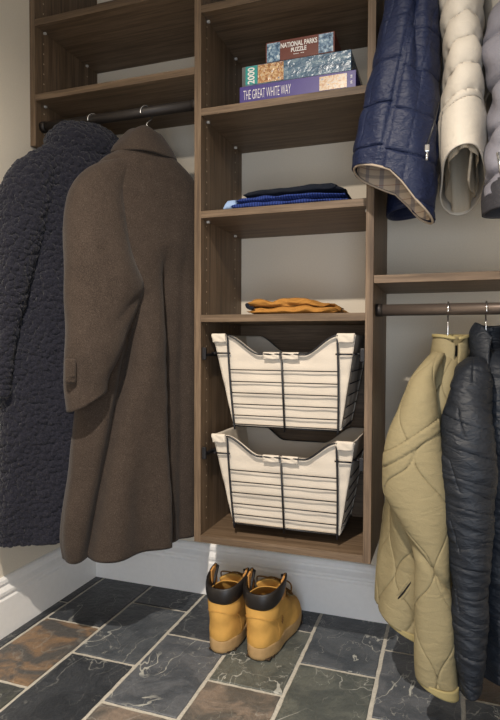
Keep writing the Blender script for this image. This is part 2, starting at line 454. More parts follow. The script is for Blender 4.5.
def hanger(label, x, y, z, rz, span=.19, r=.0155, drop=.075):
    """hook over the rod (rod along x, hook in the local y-z plane turned by rz)"""
    t = thing('clothes_hanger', label, 'hanger', (x, y, z-(r*.30-.0024)), rz, 'hangers in the closet')
    R_ = r*1.30; lift = R_-r-.0024; pts = [(-R_*1.0, 0, -.006)]
    for k in range(0, 13):
        a = PI-k*PI/12*1.0; pts.append((R_*math.cos(a), 0, R_*math.sin(a)))
    pts += [(R_*.85, 0, -.012), (R_*.25, 0, -.027), (0, 0, -.036), (0, 0, -drop)]
    bm = nb(); tube(bm, smooth_path(pts, 3), .0022, 8); obj('hook', bm, 'chrome', t)
    arm = smooth_path([(-span, 0, -drop-.02-.085*span/.15), (-span*.55, 0, -drop-.035), (-.02, 0, -drop-.004), (.02, 0, -drop-.004), (span*.55, 0, -drop-.035), (span, 0, -drop-.02-.085*span/.15)], 4)
    bm = nb(); tube(bm, arm, .006, 8); obj('arm', bm, 'plastic_black', t)
    return t

# ------------------------------------------------------------------ long coats on the left (local: x = across the back, -y = towards the room)
A55 = math.radians(55)
hanger('chrome hanger hook over the left rod carrying the brown wool overcoat', -.172, YRL, ZRL, A55, .10, drop=.085)
hanger('chrome hanger hook over the left rod carrying the navy fleece coat', -.358, YRL, ZRL, A55, .10, drop=.085)
bc = thing('overcoat', 'long brown wool overcoat hanging from the left rod next to the tower', 'coat', (-.1815, -.288, 0), A55)
def brown_disp(th, S, Z, X, Y):
    front = np.clip(-np.sin(th), 0, 1)**.5
    k = np.clip((1.35-Z)/.5, 0, 1)
    vx = .006+(1.172-Z)*.03
    vent = np.where(Z < 1.19, -.034/(1+np.exp(-(X-vx)/.0022))*np.clip((1.19-Z)/.10, 0, 1), 0)
    vent = vent*np.clip(1-(X-vx)/.11, .15, 1)
    fx = -.068-(.958-Z)*.21
    fold = -.050*G(X, fx-.012, .018)*np.clip((1.05-Z)/.2, 0, 1) + .016*G(X, fx+.05, .045)*np.clip((1.05-Z)/.2, 0, 1)
    fold += .010*np.sin(X*42+Z*3)*np.clip((1.1-Z)/.8, 0, 1)
    fold += -.012*G(X, .09, .018)*np.clip((1.3-Z)/.4, 0, 1)
    return front*(vent+fold)+.004*np.sin(th*5+Z*4)*k
rows = [(1.475, -.075, .03, -.015, .035), (1.455, -.105, .070, -.015, .05), (1.42, -.150, .118, -.02, .058), (1.377, -.178, .158, -.02, .062), (1.30, -.19, .178, -.02, .066), (1.10, -.195, .185, -.02, .068), (.90, -.20, .175, -.02, .070),
        (.70, -.235, .166, -.02, .072), (.545, -.252, .160, -.02, .073), (.42, -.268, .156, -.02, .075), (.33, -.274, .152, -.02, .075), (.277, -.268, .150, -.02, .074)]
loft('body', rows, 'wool_brown', bc, 150, 150, 2.6, brown_disp, wob=.006)
rows = [(1.45, -.085, -.035, -.02, .03), (1.42, -.135, -.045, -.025, .045), (1.387, -.188, -.062, -.028, .05), (1.341, -.232, -.085, -.032, .054), (1.29, -.255, -.098, -.040, .058), (1.214, -.266, -.097, -.052, .062), (1.12, -.272, -.08, -.066, .062),
        (1.054, -.275, -.058, -.072, .060), (1.0, -.277, -.075, -.078, .058), (.917, -.279, -.112, -.084, .054), (.83, -.281, -.150, -.09, .05), (.785, -.282, -.170, -.092, .048), (.733, -.278, -.178, -.092, .046)]
def sleeve_disp(th, S, Z, X, Y):
    f = np.clip(-np.sin(th), 0, 1)
    return f*(.006*np.sin(Z*26+X*14)*np.clip((1.3-Z)*4, 0, 1) - .010*G((Z-1.0)-(X+.10)*.9, 0, .02)*G(X, -.09, .05))
loft('sleeve', rows, 'wool_brown', bc, 90, 110, 2.2, sleeve_disp, tilt=(.55, 0), tilt_rng=.16, wob=.006)
# cuff tab with button
bm = nb(); box(bm, (-.298, -.140, .785), (-.270, -.120, .850), .006); box(bm, (-.288, -.1425, .80), (-.276, -.138, .812), .003)
tb = obj('cuff_tab', bm, 'wool_brown', bc, True)
rows = [(1.533, -.045, .012, -.012, .026), (1.524, -.062, .034, -.014, .036), (1.496, -.088, .056, -.014, .050), (1.472, -.108, .072, -.014, .060), (1.454, -.116, .080, -.014, .066)]
loft('collar', rows, 'wool_brown', bc, 64, 24, 2.1, lambda th, S, Z, X, Y: .004*np.sin(th*3+1), cap=False, solid=.006, tilt=(.02, .10), tilt_rng=.1, wob=.005)

nc = thing('fleece_coat', 'long navy sherpa fleece coat on the left rod beside the left wall', 'coat', (-.385, -.31, 0), A55)
def curl(th, S, Z, X, Y):
    d = np.zeros_like(Z)
    for i in range(Z.shape[0]):
        for j in range(Z.shape[1]):
            p = Vector((X[i, j], Y[i, j], Z[i, j])); w = p*88.+mnoise.noise_vector(p*60.)*.45
            f = mnoise.voronoi(w)[0][0]
            d[i, j] = .0085*(1-min(1., f*f*1.5))+.0025*mnoise.noise(p*30)
    return d
def fleece_body(th, S, Z, X, Y):
    front = np.clip(-np.sin(th), 0, 1)
    cx = -.154-(1.184-Z)*.28
    return curl(th, S, Z, X, Y)+front*(.012*np.sin(X*30-Z*4)*np.clip(1.3-Z, 0, 1)-.010*G(X, cx, .015)*np.clip((1.25-Z)*5, 0, 1)*np.clip((Z-.7)*5, 0, 1))
rows = [(1.50, -.09, .055, -.01, .05), (1.475, -.13, .08, -.015, .06), (1.44, -.160, .12, -.02, .062), (1.39, -.175, .16, -.02, .064), (1.30, -.18, .175, -.02, .066), (1.1, -.20, .175, -.02, .066), (.94, -.225, .175, -.02, .066), (.76, -.255, .175, -.02, .066), (.55, -.262, .175, -.02, .066), (.40, -.268, .175, -.02, .066), (.305, -.268, .173, -.02, .066)]
loft('body', rows, 'fleece', nc, 340, 380, 2.5, fleece_body, wob=.008)
rows = [(1.462, -.145, -.07, -.02, .04), (1.43, -.185, -.075, -.022, .048), (1.395, -.218, -.09, -.024, .054), (1.34, -.250, -.11, -.028, .056), (1.28, -.266, -.130, -.032, .056), (1.18, -.274, -.158, -.036, .054), (1.02, -.280, -.203, -.038, .05), (.94, -.282, -.228, -.038, .045), (.83, -.284, -.245, -.038, .040), (.74, -.282, -.250, -.038, .036)]
loft('sleeve', rows, 'fleece', nc, 170, 250, 2.2, curl, wob=.008)
rows = [(1.555, -.05, .035, -.015, .032), (1.545, -.085, .065, -.015, .046), (1.52, -.110, .095, -.016, .058), (1.495, -.122, .108, -.016, .064), (1.472, -.118, .108, -.014, .062)]
loft('collar', rows, 'fleece', nc, 160, 44, 2.2, curl, cap=False, solid=.008, wob=.006)

# ------------------------------------------------------------------ jackets at lower right (built in room coordinates, parented at the hook)
hanger('chrome hanger hook over the lower right rod carrying the khaki jacket', .694, YRR, ZRR, PI/2, .075, drop=.085)
hanger('chrome hanger hook over the lower right rod carrying the black quilted jacket', .785, YRR, ZRR, PI/2, .075, drop=.085)

def onion(Z, S, per=.105, zper=.17, ph=0.):
    """wavy crossing quilt lines"""
    w = .5*per*np.sin(Z*2*PI/zper+ph)*.95
    return np.minimum(pd(S, per*2, 0)*0+np.abs(((S-w+per) % (2*per))-per), np.abs(((S+w) % (2*per))-per))
def quilt(Z, S, per, zper, depth, w, puff, ph=0.):
    d = onion(Z, S, per, zper, ph)
    return depth*groove(d, w)+puff*(1-np.exp(-(d/(per*.3))**2))

OO = (.694, YRR, ZRR)
oj = thing('quilted_jacket', 'khaki olive quilted jacket hanging on the lower right rod, nearest the tower', 'jacket', OO)
def ol_disp(th, S, Z, X, Y):
    return quilt(Z, S, .052, .19, .0044, .0022, .0012)+.006*np.sin(Z*17+S*23)
def ol_sleeve(th, S, Z, X, Y):
    d = quilt(Z+.25*(X-.64), S, .062, .24, .0044, .0020, .0012, .6)
    # raised seam band running slantwise over the elbow
    q = (Z-.66)-(X-.61)*.75
    k = np.clip(-np.sin(th)*3, 0, 1)
    d = d*(1-k*G(q, 0, .018))+k*(.004*(np.abs(q) < .013)-.002*G(np.abs(q), .0145, .003))
    d += -.008*G((Z-.50)+(X-.58)*1.2, 0, .012)*k
    return d+.005*np.sin(X*60+Z*5)*np.clip((.55-Z)*4, 0, 1)*k
rows = [(.868, .672, .722, -.285, .04), (.85, .655, .730, -.285, .08), (.81, .632, .733, -.285, .125), (.75, .608, .733, -.285, .15), (.66, .578, .730, -.285, .158), (.55, .556, .730, -.29, .155), (.45, .546, .726, -.30, .147), (.36, .541, .724, -.31, .14), (.29, .534, .720, -.315, .138), (.20, .532, .715, -.32, .135)]
loft('body', rows, 'olive_cotton', oj, 240, 220, 2.3, ol_disp, org=OO, tilt=(-.42, .05), tilt_rng=.2, wob=.008)
rows2 = [(.206, .530, .717, -.32, .137), (.193, .530, .717, -.32, .137)]
loft('hem_binding', rows2, 'olive_binding', oj, 110, 6, 2.3, None, cap=False, solid=.005, org=OO, tilt=(-.42, .05), tilt_rng=.03)
rows = [(.868, .664, .682, -.38, .026), (.848, .642, .678, -.41, .038), (.81, .616, .664, -.44, .044), (.775, .602, .666, -.46, .050), (.735, .588, .671, -.47, .053), (.68, .570, .676, -.478, .055), (.622, .560, .682, -.486, .055), (.56, .557, .690, -.49, .054), (.52, .574, .695, -.492, .052), (.47, .610, .698, -.495, .05), (.41, .634, .702, -.50, .046),
        (.33, .637, .707, -.50, .042), (.24, .638, .713, -.50, .040), (.17, .638, .718, -.50, .040), (.122, .641, .722, -.50, .039)]
loft('sleeve', rows, 'olive_cotton', oj, 150, 260, 2.2, ol_sleeve, org=OO, tilt=(-.42, 0), tilt_rng=.1, wob=.007)
loft('cuff_binding', [(.130, .6385, .7232, -.50, .0405), (.114, .6392, .7238, -.50, .0405)], 'olive_binding', oj, 60, 6, 2.2, None, cap=False, solid=.005, org=OO, tilt=(-.42, 0), tilt_rng=.03)
# standing collar, open towards the room
def shell(name, rows, mat, parent, org, arc, nu=60, nz=20, disp=None, solid=.007, wob=.003, drop=.035):
    a0, a1 = arc
    return loft(name, rows, mat, parent, nu, nz, 2.0, disp, cap=False, solid=solid, org=org, arc=arc, wob=wob, tilt_rng=.1,
                hem=lambda X, Y, w, th: -(1-.7*w)*drop*np.exp(-(np.minimum(th-a0, a1-th)/.55)**2))
shell('collar', [(.912, .666, .736, -.30, .052), (.888, .663, .738, -.30, .056), (.86, .659, .738, -.30, .064), (.83, .650, .738, -.30, .080)], 'olive_cotton', oj, OO, (-PI*.36, PI*1.575), drop=.022)
shell('collar_binding', [(.916, .665, .737, -.30, .053), (.908, .664, .738, -.30, .0545)], 'olive_binding', oj, OO, (-PI*.36, PI*1.575), 60, 4, solid=.009, drop=.022)
loft('neck_lining', [(.885, .678, .724, -.30, .042), (.85, .670, .728, -.30, .055)], 'olive_lining', oj, 40, 6, 2., None, cap=True, org=OO)
# hand pocket welt, set into the near side of the body
def on_body(x, z, out=0.):
    L, Rr, cy, b = [float(np.interp(-z, [-.55, -.45, -.36, -.29, -.20], q)) for q in ([.556, .546, .541, .534, .532], [.730, .726, .724, .720, .715], [-.29, -.30, -.31, -.315, -.32], [.155, .147, .14, .138, .135])]
    k = abs((x-(L+Rr)/2)/((Rr-L)/2)); y = cy-b*max(0, 1-min(k, 1)**2.3)**(1/2.3)
    return (x-OO[0], y-out-OO[1], z-OO[2])
wl = [(.578, .262), (.590, .278), (.602, .296), (.614, .316), (.624, .334)]
bm = nb(); tube(bm, [on_body(x-.005, z+.003, -.001) for x, z in wl], .0048, 8); tube(bm, [on_body(x+.005, z-.003, -.001) for x, z in wl], .0048, 8)
pw = obj('pocket_welt', bm, 'olive_cotton', oj)
bm = nb(); tube(bm, [on_body(x, z, .0015) for x, z in wl], .0026, 8); obj('pocket_slit', bm, 'olive_lining', pw)
for z in (.610, .588, .565):
    bm = nb(); bmesh.ops.create_uvsphere(bm, u_segments=10, v_segments=6, radius=.0032, matrix=Matrix.Translation((.563-OO[0], -.512-OO[1], z-OO[2]))); obj('snap', bm, 'bronze', oj, True)

BO = (.785, YRR, ZRR)
bj = thing('quilted_jacket', 'black quilted jacket hanging on the lower right rod at the right edge', 'jacket', BO)
def bl_disp(th, S, Z, X, Y):
    q = Z+.22*(X-.75)+.006*np.sin(S*27+Z*9)
    row = np.floor(q/.062); dz = pd(q, .062, .031)
    ds = pd(S+.037*(row % 3)+.25*Z, .115)
    br = .5+.5*np.sin(S*33+row*2.4)                      # each stitched line fades in and out
    d2 = pd(q+.03+.02*np.sin(S*14+row), .062, .031)
    g = .0030*groove(dz, .0022)*(.35+.65*br)+.0022*groove(ds, .0024)*(row % 2)+.0018*groove(d2, .0025)*(1-br)
    return g+.0022*np.sin(Z*60+S*35)*np.sin(S*31)+.0012*np.sin(Z*210+S*40)*np.sin(S*47+Z*20)
rows = [(.875, .770, .835, -.285, .05), (.85, .762, .85, -.285, .085), (.81, .756, .865, -.285, .12), (.74, .753, .875, -.285, .145), (.60, .755, .885, -.29, .15), (.42, .758, .89, -.30, .15), (.25, .764, .895, -.31, .145), (.115, .77, .90, -.315, .14)]
loft('body', rows, 'black_nylon', bj, 200, 220, 2.3, bl_disp, org=BO, tilt=(.1, 0), wob=.008)
rows = [(.858, .742, .775, -.37, .035), (.84, .722, .782, -.41, .048), (.80, .703, .784, -.44, .056), (.756, .694, .786, -.46, .058), (.70, .687, .79, -.475, .058), (.631, .688, .795, -.485, .056), (.55, .693, .795, -.49, .054), (.417, .704, .789, -.495, .048), (.30, .713, .784, -.498, .044), (.212, .721, .780, -.50, .042), (.118, .731, .773, -.50, .040)]
loft('sleeve', rows, 'black_nylon', bj, 160, 280, 2.2, bl_disp, org=BO, tilt=(0, 0), wob=.007)
shell('collar', [(.938, .770, .832, -.30, .05), (.92, .760, .838, -.30, .056), (.885, .755, .842, -.30, .064), (.845, .752, .846, -.30, .08)], 'black_nylon', bj, BO, (-PI*.35, PI*1.45), 70, 24, lambda th, S, Z, X, Y: .004*np.sin(S*40+Z*60), solid=.012)

# ------------------------------------------------------------------ jackets at upper right
hanger('chrome hanger on the upper right rod carrying the navy jacket', .60, YRR, ZRU, PI/2, .15, drop=.05)
hanger('chrome hanger on the upper right rod carrying the ivory puffer jacket', .715, YRR, ZRU, PI/2, .15, drop=.05)
hanger('chrome hanger on the upper right rod carrying the lilac grey jacket', .86, YRR, ZRU, PI/2, .15, drop=.05)
hanger('chrome hanger on the upper right rod carrying the cream jacket', .79, YRR, ZRU, PI/2, .15, drop=.05)

NO = (.60, YRR, ZRU)
nj = thing('quilted_jacket', 'navy blue quilted jacket with plaid lining on the upper right rod beside the tower', 'jacket', NO)
def nv_disp(th, S, Z, X, Y):
    seam = np.abs(X-(.600-(1.58-Z)*.20))
    dz = np.where(X < .600-(1.58-Z)*.20, pd(Z+.10*(X-.55)+.003*np.sin(S*25), .098, .072), pd(Z+.32*(X-.60)+.004*np.sin(S*21), .098, .05))
    s2 = np.abs(X-(.566-(1.67-Z)*.23)); s3 = np.abs(X-(.632-(1.50-Z)*.16))
    k = np.clip(-np.sin(th)*4, 0, 1)
    d = np.minimum(dz, np.where(k > .2, np.minimum(np.minimum(seam, s2+.003), s3+.003), .1))
    r = .0048*groove(d, .0030)+.0016*(1-np.exp(-(d/.02)**2))
    r += -.004*k*groove(np.abs(seam-.006), .003)*-1
    r += -.016*k*G(X, .622, .012)*np.clip((Z-1.45)/.15, 0, 1)
    return r+.0026*np.sin(Z*55+S*70)*np.sin(S*52-Z*34)
rows = [(1.90, .585, .625, -.285, .05), (1.86, .570, .645, -.30, .08), (1.80, .562, .660, -.34, .09), (1.74, .549, .663, -.385, .09), (1.66, .536, .664, -.41, .09), (1.561, .519, .664, -.42, .09), (1.478, .502, .664, -.428, .085), (1.407, .487, .663, -.43, .083), (1.33, .476, .661, -.435, .08), (1.245, .472, .658, -.435, .078)]
def nv_hem(X, Y, w, th): return w*(np.interp(X, [.46, .52, .565, .594, .623, .66], [.072, .052, .034, .004, -.034, -.066])-.12*(Y+.435))
loft('body', rows, 'navy_nylon', nj, 220, 240, 2.2, nv_disp, org=NO, hem=nv_hem, tilt_rng=.22, wob=.004, solid=.003)
rl = [r for r in interp_rows(rows, 40) if r[0] < 1.43]
loft('lining', [tuple(r) for r in rl], 'plaid', nj, 100, 50, 2.2, None, cap=True, org=NO, hem=nv_hem, tilt_rng=.185, shrink=.008, solid=0., flip=True)
P = interp_rows(rows, 60)[-1]
def rim(r, k, dy=0):
    z, l, rr, cy, b = r; cx, a = (l+rr)/2, (rr-l)/2; pts = []
    for i in range(72):
        t = 2*PI*i/72; c, s = math.cos(t), math.sin(t)
        x = a*math.copysign(abs(c)**(2/2.2), c); y = b*math.copysign(abs(s)**(2/2.2), s)
        pts.append((cx+x*k-NO[0], cy+y*k-NO[1], z+float(nv_hem(cx+x, cy+y, 1., 0))-NO[2]-.001))
    return pts
bm = nb(); tube(bm, rim(P, .985), .0028, 6, closed=True); obj('hem_piping', bm, 'piping', nj)
# far half of the jacket body seen under the hem
rows = [(1.84, .56, .64, -.24, .04), (1.76, .545, .66, -.22, .06), (1.60, .54, .665, -.20, .07), (1.40, .535, .662, -.20, .075), (1.30, .532, .655, -.20, .075), (1.255, .531, .648, -.20, .074)]
loft('far_sleeve', rows, 'navy_nylon', nj, 80, 60, 2.2, lambda th, S, Z, X, Y: .006*groove(pd(Z, .108, .05), .005)+.004*np.sin(S*30), org=NO, tilt=(.2, 0), wob=.006)
# slanted pocket zip
bm = nb(); tube(bm, [(.668-NO[0], -.486-NO[1], 1.435-NO[2]), (.658-NO[0], -.497-NO[1], 1.38-NO[2]), (.645-NO[0], -.506-NO[1], 1.335-NO[2])], .0022, 8); pz = obj('pocket_zip', bm, 'metal_black', nj)
bm = nb(); box(bm, (.640-NO[0], -.515-NO[1], 1.318-NO[2]), (.650-NO[0], -.508-NO[1], 1.334-NO[2]), .002); tube(bm, [(.645-NO[0], -.513-NO[1], 1.318-NO[2]), (.6445-NO[0], -.514-NO[1], 1.298-NO[2])], .0026, 8); obj('zip_pull', bm, 'chrome', pz)

WO = (.715, YRR, ZRU)
wj = thing('puffer_jacket', 'ivory puffer jacket with horizontal puffs on the upper right rod, between navy and grey', 'jacket', WO)
def wh_disp(th, S, Z, X, Y):
    q = Z+.10*(Y+.38)-.30*(X-.715)
    ph = (q-1.432) / .058
    arch = np.abs(np.sin(np.clip(ph, 0, 50)*PI))**.55
    r = np.where(q > 1.432, .0105*arch-.004, .003)
    r = r+np.where(q > 1.432, .0035*np.sin(S*150+np.floor(ph)*2.1)*(1-arch)*1.0, 0)
    r += .0035*groove(np.abs(q-1.418), .003)*.8
    return r+.003*np.sin(S*33+Z*21)
rows = [(1.90, .69, .74, -.285, .05), (1.87, .675, .755, -.30, .08), (1.80, .672, .752, -.34, .11), (1.68, .672, .752, -.37, .12), (1.55, .680, .755, -.38, .12), (1.45, .677, .757, -.38, .12), (1.40, .670, .764, -.38, .12), (1.34, .674, .764, -.38, .12), (1.278, .678, .766, -.38, .12)]
loft('body', rows, 'cream_nylon', wj, 150, 200, 2.3, wh_disp, org=WO, tilt=(.12, -.42), tilt_rng=.16, wob=.003, solid=.004)
rl = [tuple(r) for r in interp_rows(rows, 40) if r[0] < 1.66]
loft('lining', rl, 'cream_lining', wj, 90, 50, 2.3, lambda th, S, Z, X, Y: .005*np.sin(th*7), cap=True, org=WO, tilt=(.12, -.42), tilt_rng=.16, shrink=.010, solid=0., flip=True)
# loose front facing hanging inside the open hem
def strip(name, rows, mat, parent, org, wob=.004):
    P = interp_rows(rows, 40); n = 14; t = np.linspace(0, 1, n)[None, :]
    X = P[:, 1][:, None]*(1-t)+P[:, 2][:, None]*t; Y = P[:, 3][:, None]*(1-t)+P[:, 4][:, None]*t+.012*np.sin(t*PI*2); Z = P[:, 0][:, None]+0*X
    return grid_mesh(name, X-org[0], Y-org[1], Z-org[2], t+0*Z, Z, False, mat, parent, False, .005)
strip('facing', [(1.50, .742, .748, -.45, -.30), (1.36, .738, .750, -.45, -.30), (1.28, .732, .752, -.43, -.29), (1.262, .735, .752, -.40, -.29)], 'cream_lining', wj, WO)

GO = (.86, YRR, ZRU)
gj = thing('puffer_jacket', 'lilac grey padded jacket on the upper right rod at the right edge of the view', 'jacket', GO)
def gr_disp(th, S, Z, X, Y):
    q = pd(Z+.2*(X-.8)+.01*np.sin(S*20), .10, .05)
    return .010*groove(q, .008)+.006*np.sin(Z*24+S*14)+.003*np.sin(S*60+Z*80)
rows = [(1.90, .845, .885, -.285, .05), (1.86, .842, .91, -.29, .09), (1.78, .842, .93, -.32, .12), (1.55, .846, .94, -.34, .12), (1.25, .846, .94, -.34, .12)]
loft('body', rows, 'grey_nylon', gj, 100, 100, 2.3, gr_disp, org=GO, wob=.008)
rows = [(1.668, .800, .835, -.45, .02), (1.655, .786, .85, -.45, .040), (1.62, .776, .858, -.45, .055), (1.55, .771, .860, -.45, .06), (1.49, .774, .860, -.45, .06), (1.45, .777, .86, -.45, .058), (1.40, .772, .86, -.45, .06), (1.33, .777, .86, -.45, .06), (1.22, .772, .86, -.45, .06)]
loft('sleeve', rows, 'grey_nylon', gj, 110, 120, 2.2, gr_disp, org=GO, wob=.010)
loft('cuff_band', [(1.25, .771, .862, -.45, .063), (1.22, .768, .864, -.45, .065), (1.185, .771, .862, -.45, .062)], 'grey_dark', gj, 80, 16, 2.3, lambda th, S, Z, X, Y: .004*np.sin(S*50), cap=False, org=GO, wob=.005)
CO = (.79, YRR, ZRU)
cj = thing('puffer_jacket', 'cream jacket on the upper right rod, only a corner showing above the grey jacket', 'jacket', CO)
rows = [(1.90, .772, .80, -.285, .05), (1.86, .768, .825, -.285, .08), (1.78, .768, .835, -.29, .095), (1.68, .770, .838, -.29, .095), (1.60, .774, .838, -.28, .09), (1.50, .778, .836, -.27, .085)]
loft('body', rows, 'cream_nylon', cj, 90, 80, 2.3, lambda th, S, Z, X, Y: .006*groove(pd(Z, .09, .03), .006), org=CO, wob=.004)
# toggle on the grey jacket hem
bm = nb(); tube(bm, [(.79-GO[0], -.513-GO[1], 1.30-GO[2]), (.795-GO[0], -.518-GO[1], 1.27-GO[2]), (.80-GO[0], -.515-GO[1], 1.235-GO[2])], .004, 8); obj('drawcord', bm, 'chrome', gj)

# ------------------------------------------------------------------ wire baskets
def make_basket():
    t = thing('wire_basket', 'upper black wire basket with cream canvas liner, in the tower', 'basket', (0, 0, 0), 0, 'pull-out baskets in the tower')
    H = .262; YF, YFB = -.325, -.298          # front plane at the top and at the bottom
    YB, YBB = -.035, -.095
    def P(u, v, back=False):                  # u 0..1 across, v 0..1 up
        x0 = .104*(1-v)+.050*v; x1 = .420*(1-v)+.463*v
        y = (YBB*(1-v)+YB*v) if back else (YFB*(1-v)+YF*v)
        return (x0+(x1-x0)*u, y, v*H)
    dip = .80
    def topv(u):
        a = min(max((u-.115)/.22, 0), 1) if u < .5 else min(max((.885-u)/.22, 0), 1)
        s = a*a*(3-2*a)
        return 1-(1-dip)*s
    # liner: four walls and a bottom, cloth with gentle wrinkles
    NU, NV = 60, 40
    def wall(fn, tops, sag):
        X = np.zeros((NV, NU)); Y = X.copy(); Z = X.copy()
        for i in range(NV):
            for j in range(NU):
                u = j/(NU-1); v = (1-i/(NV-1))*tops(u); p = fn(u, v)
                w = .0035*mnoise.noise(Vector((u*5, v*6, sag)))+.0008*math.sin(v*H/.036*2*PI+.6*math.sin(u*9))*sag*.5
                X[i, j], Y[i, j], Z[i, j] = p[0], p[1], p[2]
                if abs(sag) >= 1: Y[i, j] += w*math.copysign(1, sag)
                else: X[i, j] += w
        return X, Y, Z
    ins = .006
    bm = nb()
    def add(Xs):
        X, Y, Z = Xs; R, C = X.shape
        vs = [[bm.verts.new((X[i, j], Y[i, j], Z[i, j])) for j in range(C)] for i in range(R)]
        for i in range(R-1):
            for j in range(C-1): bm.faces.new((vs[i][j], vs[i][j+1], vs[i+1][j+1], vs[i+1][j]))
    add(wall(lambda u, v: (P(u, v)[0], P(u, v)[1]+ins, P(u, v)[2]+.006), topv, 1))
    add(wall(lambda u, v: (P(u, v, True)[0], P(u, v, True)[1]-ins, P(u, v)[2]+.006), lambda u: 1-(1-topv(u))*1.0, 1.3))
    def side(u0):
        def f(u, v):
            a = P(u0, v); b = P(u0, v, True)
            return (a[0]+(.004 if u0 < .5 else -.004), (a[1]+ins)*(1-u)+(b[1]-ins)*u, a[2]+.006)
        return f
    add(wall(side(0.), lambda u: 1., .5)); add(wall(side(1.), lambda u: 1., .6))
    a, b, c, d = P(0, 0), P(1, 0), P(1, 0, True), P(0, 0, True)
    bm.faces.new([bm.verts.new((q[0], q[1], .007)) for q in (a, b, c, d)])
    bmesh.ops.remove_doubles(bm, verts=bm.verts[:], dist=.0015)
    lin = obj('canvas_liner', bm, 'canvas', t, True); m = lin.modifiers.new('cloth_thickness', 'SOLIDIFY'); m.thickness = .0025; m.offset = 0
    # folded tabs over the wire
    def tab(name, u0, u1, n=10, drop=.10, out=.007):
        X = np.zeros((14, n)); Y = X.copy(); Z = X.copy()
        for j in range(n):
            u = u0+(u1-u0)*j/(n-1); tv = topv(u)
            for i in range(14):
                s = i/13
                if s < .5: k = s/.5; v = tv-drop*(1-k)*.7; off = -out
                else: k = (s-.5)/.5; v = tv-.10*drop*k; off = -out+2*out*k
                if s < .5: dz = .004*k
                else: dz = .004+.004*math.sin(k*PI)
                p = P(u, v); X[i, j], Y[i, j], Z[i, j] = p[0], p[1]+off+.001*math.sin(j+i), p[2]+dz+.003
        return grid_mesh(name, X, Y, Z, X, Z, False, 'canvas', lin, False, .002)
    tab('liner_tab', .365, .485, drop=.07); tab('liner_tab', .505, .625, drop=.07); tab('liner_tab', .0, .10, drop=.10); tab('liner_tab', .88, .995, drop=.10)
    # wire frame
    def front(u, v, o=.0045): p = P(u, v); return (p[0], p[1]-o, p[2]+.003)
    def back(u, v, o=.0045): p = P(u, v, True); return (p[0], p[1]+o, p[2]+.003)
    bm = nb(); R1 = .0030
    us = [.115+(.885-.115)*k/40 for k in range(41)]
    for fn in (front, back):
        tube(bm, [fn(.02, -.035)]+[fn(.02+.095*k/6, k/6*.97) for k in range(7)]+[fn(u, (topv(u) if fn is front else topv(u))+.004) for u in us]+[fn(.98-.095*k/6, k/6*.97) for k in range(6, -1, -1)]+[fn(.98, -.035)], R1)
        tube(bm, [fn(.5, dip+.002), fn(.5, .4), fn(.5, -.035)], R1)
    def rail(v): return [front(0, v), front(1, v), back(1, v), back(0, v)]
    # the rim rail interrupted at the dipped front
    for ua, ub in ((0., .115), (.885, 1.)):
        for fn in (front, back): tube(bm, [fn(ua, dip+.01), fn(ub, dip+.01)], R1*.85)
    for u in (0., 1.):
        o = -.003 if u == 0 else .003
        p, q = front(u, dip+.01), back(u, dip+.01); tube(bm, [(p[0]+o, p[1], p[2]), (q[0]+o, q[1], q[2])], R1*.85)
    for uu in (.02, .5, .98): tube(bm, [front(uu, -.0), (front(uu, 0)[0], -.17, .0), back(uu, 0)], R1)
    obj('wire_frame', bm, 'metal_black', t)
    bm = nb()
    for v in (.025, .125, .25, .375, .50, .63, .73)[:6]+(.66,)*0:
        for fn in (front, back): tube(bm, [fn(.02+.095*v, v), fn(.98-.095*v, v)], .0016, 6)
        for u, o in ((0., -.002), (1., .002)):
            p, q = front(u, v), back(u, v); tube(bm, [(p[0]+o, p[1]+.02, p[2]), (q[0]+o, q[1]-.02, q[2])], .0016, 6)
    for k in range(1, 8):
        y = -.285+.18*(k-1)/6; tube(bm, [(.106, y, .001), (.418, y, .001)], .0016, 6)
    obj('grid_wires', bm, 'metal_black', t)
    for s, x in ((-1, T+.001), (1, W-T-.001)):
        bm = nb(); xa, xb = (x, x+.012) if s < 0 else (x-.012, x)
        box(bm, (xa, -.334, H*dip-.004), (xb, -.03, H*dip+.004), .002); box(bm, (xa, -.336, H*dip-.014), (xb, -.326, H*dip+.022), .002)
        tube(bm, [(xb if s < 0 else xa, -.29, H*dip+.006), ((.058 if s < 0 else .453), -.29, H*dip+.006)], .003, 8)
        obj('runner', bm, 'plastic_black', t)
    return t
def copy_thing(t, loc, label):
    r = t.copy(); COL.objects.link(r); r.location = loc; r['label'] = label
    for ch in list(t.children):
        c = ch.copy(); COL.objects.link(c); c.parent = r
        for g in list(ch.children):
            e = g.copy(); COL.objects.link(e); e.parent = c
    return r
bk = make_basket(); bk.location = (0, 0, .648)
copy_thing(bk, (0, 0, .358), 'lower black wire basket with cream canvas liner, at the bottom of the tower')

# ------------------------------------------------------------------ puzzle boxes
def text(name, s, parent, w, h, x, y, z, mat='white_print', rot=0., shear=0., bold=0.):
    cu = bpy.data.curves.new(name, 'FONT'); cu.body = s; cu.align_x = 'CENTER'; cu.align_y = 'CENTER'; cu.extrude = .0; cu.offset = bold; cu.resolution_u = 3
    to = bpy.data.objects.new('tmp', cu); COL.objects.link(to); bpy.context.view_layer.update()
    me = bpy.data.meshes.new_from_object(to.evaluated_get(bpy.context.evaluated_depsgraph_get()))
    bpy.data.objects.remove(to); co = np.array([v.co[:] for v in me.vertices]); lo, hi = co.min(0), co.max(0)
    for v in me.vertices:
        a = ((v.co[0]-lo[0])/(hi[0]-lo[0])-.5)*w; b = ((v.co[1]-lo[1])/(hi[1]-lo[1])-.5)*h
        if rot: a, b = -b, a
        v.co = Vector((x+a, y, z+b))
    me.name = name; return link(name, me, parent, mat)
